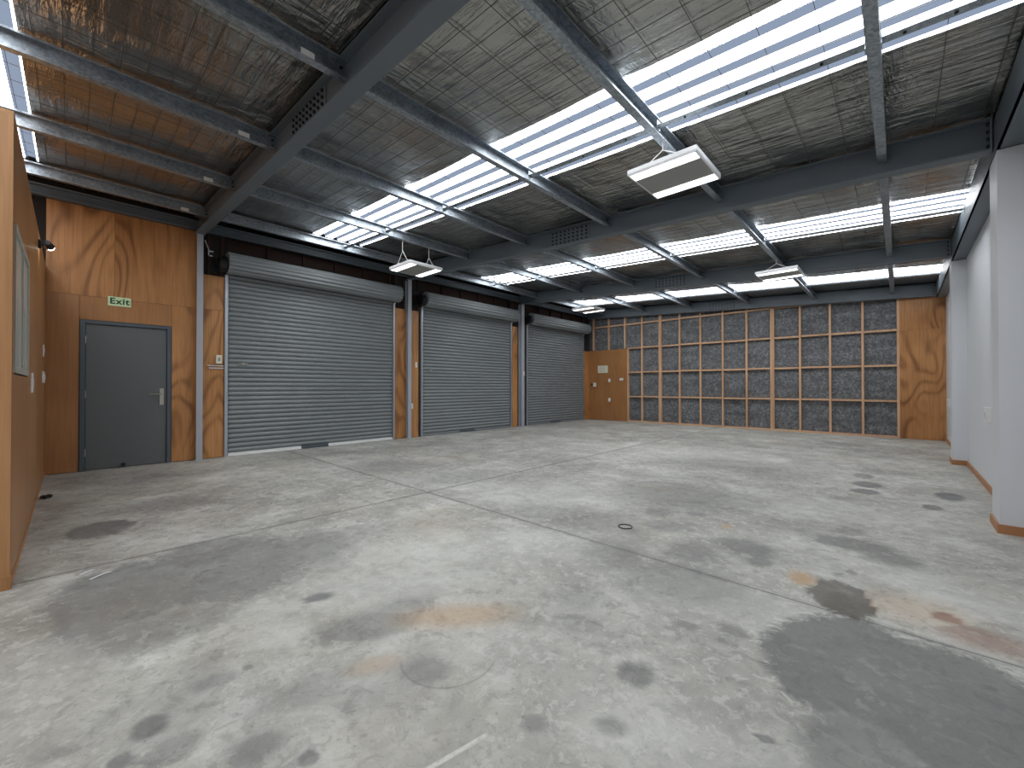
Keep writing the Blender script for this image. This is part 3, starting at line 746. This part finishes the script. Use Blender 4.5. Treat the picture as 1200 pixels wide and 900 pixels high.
for k, z in enumerate((1.495, 1.455)):
    bm = bmesh.new(); cyl(bm, (XA+.018, 1.50+.02*k, z), (XA+.018, 1.72, z), .009, 8); cyl(bm, (XA-.0, 1.53+.02*k, z), (XA+.018, 1.53+.02*k, z), .006, 6)
    o = obj('cord_cleat_bar', bm, 'white_metal'); tag(o, ['upper', 'lower'][k]+' thin pale bar under the cream control box by the nearest roller door', 'bar', 'bars under the control box')
plate('light_switch', XA, XA+.012, 5.41, 5.46, 1.60, 1.72, 'white switch at head height between the column and middle roller door', 'switch')
plate('power_socket', XA+.0, XA+.03, 5.265, 5.34, .655, .775, 'white socket low on the plywood beside the second column', 'socket')
plate('light_switch', XA+.10, XA+.115, 9.035, 9.085, 1.48, 1.60, 'white switch on the third column, beside the far roller door', 'switch')
plate('light_switch', -7.335, -7.255, YB-.024, YB-.012, 1.32, 1.44, 'small white switch on dark plywood directly under the paper notice', 'switch', axis='y-')
plate('power_socket', -7.335, -7.255, YB-.024, YB-.012, .65, .77, 'white socket low on the far plywood panel by the corner', 'socket', axis='y-')
plate('sensor_plate', -6.90, -6.77, YB-.03, YB-.012, 1.37, 1.45, 'small white rectangular plate at the right edge of far plywood panel', 'plate', axis='y-')
r_ = plate('isolator_switch', -7.93, -7.82, YB-.06, YB-.012, 1.16, 1.30, 'grey and black isolator switch on far plywood near the corner', 'switch', 'cream_plastic', axis='y-')
bm = bmesh.new(); cyl(bm, (-7.96, YB-.012, 1.24), (-7.96, YB-.06, 1.24), .045, 16); obj('black_knob', bm, 'dark_plastic', r_)
n_ = empty('paper_notice', (-7.54, YB-.012, 1.64), 'pale yellow paper notice on the far plywood panel', 'notice')
box('backing_board', 'cream_plastic', n_, -7.745, -7.355, YB-.02, YB-.012, 1.64, 1.895)
bm = bmesh.new()
for k in range(5): bx(bm, -7.70, -7.40-(k % 2)*.05, YB-.0215, YB-.02, 1.845-k*.04, 1.853-k*.04)
obj('faint_lines', bm, 'grey_panel', n_)
plate('weatherproof_socket', XC-.055, XC, 6.63, 6.84, .77, .93, 'large white weatherproof socket on the painted wall past the nearest pier', 'socket', rock='neg')
plate('weatherproof_socket', XC-.05, XC, 11.3, 11.7, .78, .92, 'farther white socket on painted wall, close to the tall plywood panel', 'socket', rock='neg')
plate('light_switch', -7.62, -7.5, BY, BY+.009, 1.52, 1.66, 'white switch on office box wall, upper one beside the exit door corner', 'switch', axis='y+')
plate('light_switch', -5.52, -5.34, BY, BY+.009, 1.10, 1.27, 'white socket plate on office box wall just below the window', 'switch', axis='y+')
plate('light_switch', -7.45, -7.33, BY, BY+.009, 1.20, 1.34, 'white switch below the upper one, left of its twin near exit door corner', 'switch', axis='y+')
plate('light_switch', -7.85, -7.74, BY, BY+.009, 1.20, 1.34, 'white switch below the upper one, closer twin to the exit door corner', 'switch', axis='y+')

r_ = empty('cable_bracket', (XA, 1.53, 3.28), 'small pale cable bracket high beside the top of the column next to the exit door', 'bracket')
bm = bmesh.new(); bx(bm, XA-.004, XA+.03, 1.50, 1.515, 3.26, 3.36); bx(bm, XA-.004, XA+.03, 1.50, 1.57, 3.33, 3.345); bx(bm, XA-.004, XA+.03, 1.50, 1.56, 3.26, 3.275); obj('bracket_plate', bm, 'white_metal', r_)
bm = bmesh.new(); cyl(bm, (XA+.02, 1.51, 3.35), (XA+.02, 1.46, 3.5), .008, 8); obj('cable', bm, 'rope_white', r_)
# exit sign
e_ = empty('exit_sign', (XA, .47, 2.30), 'green on pale green Exit sign above the grey exit door', 'sign')
box('sign_board', 'sign_face', e_, XA, XA+.006, .352, .592, 2.30, 2.43, bevel=.001)
cu = bpy.data.curves.new('letters', 'FONT'); cu.body = 'Exit'; cu.size = .118; cu.align_x = 'CENTER'; cu.align_y = 'CENTER'; cu.extrude = .0008; cu.offset = .0034; cu.space_character = 1.12
tmp = bpy.data.objects.new('letters_tmp', cu); COL.objects.link(tmp); bpy.context.view_layer.update()
me = bpy.data.meshes.new_from_object(tmp.evaluated_get(bpy.context.evaluated_depsgraph_get())); bpy.data.objects.remove(tmp)
me.transform(Matrix.Translation((XA+.0073, .472, 2.366)) @ Matrix.Rotation(PI/2, 4, 'Z') @ Matrix.Rotation(PI/2, 4, 'X'))
me.materials.clear(); me.materials.append(MATS['sign_green'])
lo = bpy.data.objects.new('letters', me); COL.objects.link(lo); lo.parent = e_; lo.matrix_parent_inverse = Matrix.Translation(-e_.location)

# things lying on the floor
bm = bmesh.new(); R_, q_ = .055, .004
for i in range(32):
    a, b = 2*PI*i/32, 2*PI*(i+1)/32
    cyl(bm, (-1.65+R_*math.cos(a), 3.12+R_*math.sin(a), .005), (-1.65+R_*math.cos(b), 3.12+R_*math.sin(b), .005), q_, 8)
o = obj('wire_ring', bm, 'rust_wire'); tag(o, 'small dark wire ring lying on the middle of the concrete floor', 'ring')
for k, (cx, cy, L, a) in enumerate(((-3.68, .075, .075, 2.2), (-3.56, .132, .11, 2.15))):
    bm = bmesh.new(); pts = []
    d = Vector((math.cos(a), math.sin(a), 0)); n = Vector((-d.y, d.x, 0)); n_seg = 6
    for i in range(n_seg+1):
        u = -L/2+L*i/n_seg; z = .0015+.003*math.sin(PI*i/n_seg)
        P = Vector((cx, cy, z))+d*u; pts.append((bm.verts.new(P-n*.008), bm.verts.new(P+n*.008), bm.verts.new(P+n*.008+Vector((0, 0, .0012))), bm.verts.new(P-n*.008+Vector((0, 0, .0012)))))
    for i in range(n_seg):
        for j in range(4): bm.faces.new((pts[i][j], pts[i][(j+1) % 4], pts[i+1][(j+1) % 4], pts[i+1][j]))
    bm.faces.new(pts[0]); bm.faces.new(pts[-1][::-1])
    o = obj('plastic_strip', bm, 'paper_white'); tag(o, ['shorter white strip, left one on the floor near the office box', 'longer white strip, right one on the floor near the office box'][k], 'strip', 'white strips on the floor')
bm = bmesh.new()
for i in range(5):
    a = i*1.3; bmesh.ops.create_icosphere(bm, subdivisions=1, radius=.03-.003*i, matrix=Matrix.Translation((-6.45+.03*math.cos(a), -.17+.03*math.sin(a), .02)) @ Matrix.Diagonal((1.3, .9, .7, 1)))
o = obj('debris_clump', bm, 'dark_plastic'); tag(o, 'small dark clump of debris at the foot of the office box wall', 'debris')

# ------------------------------------------------------------------ light, camera, colour
w = bpy.data.worlds.new('world'); SC.world = w; w.use_nodes = True
bg = w.node_tree.nodes['Background']; bg.inputs[0].default_value = (.75, .85, 1, 1); bg.inputs[1].default_value = .8
cam = bpy.data.cameras.new('camera'); co = bpy.data.objects.new('camera', cam); COL.objects.link(co); SC.camera = co
cam.sensor_fit = 'HORIZONTAL'; cam.sensor_width = 36; cam.lens = 36*484.85/1200; cam.clip_start = .02; cam.clip_end = 200
co.location = (0, 0, 1.15); co.rotation_euler = (math.radians(90+.4167), math.radians(0), math.radians(43.144))
vs = SC.view_settings; SC.display_settings.display_device = 'sRGB'
vs.view_transform = 'Standard'; vs.look = 'None'; vs.gamma = 1; vs.use_curve_mapping = False; vs.exposure = EXPOSURE
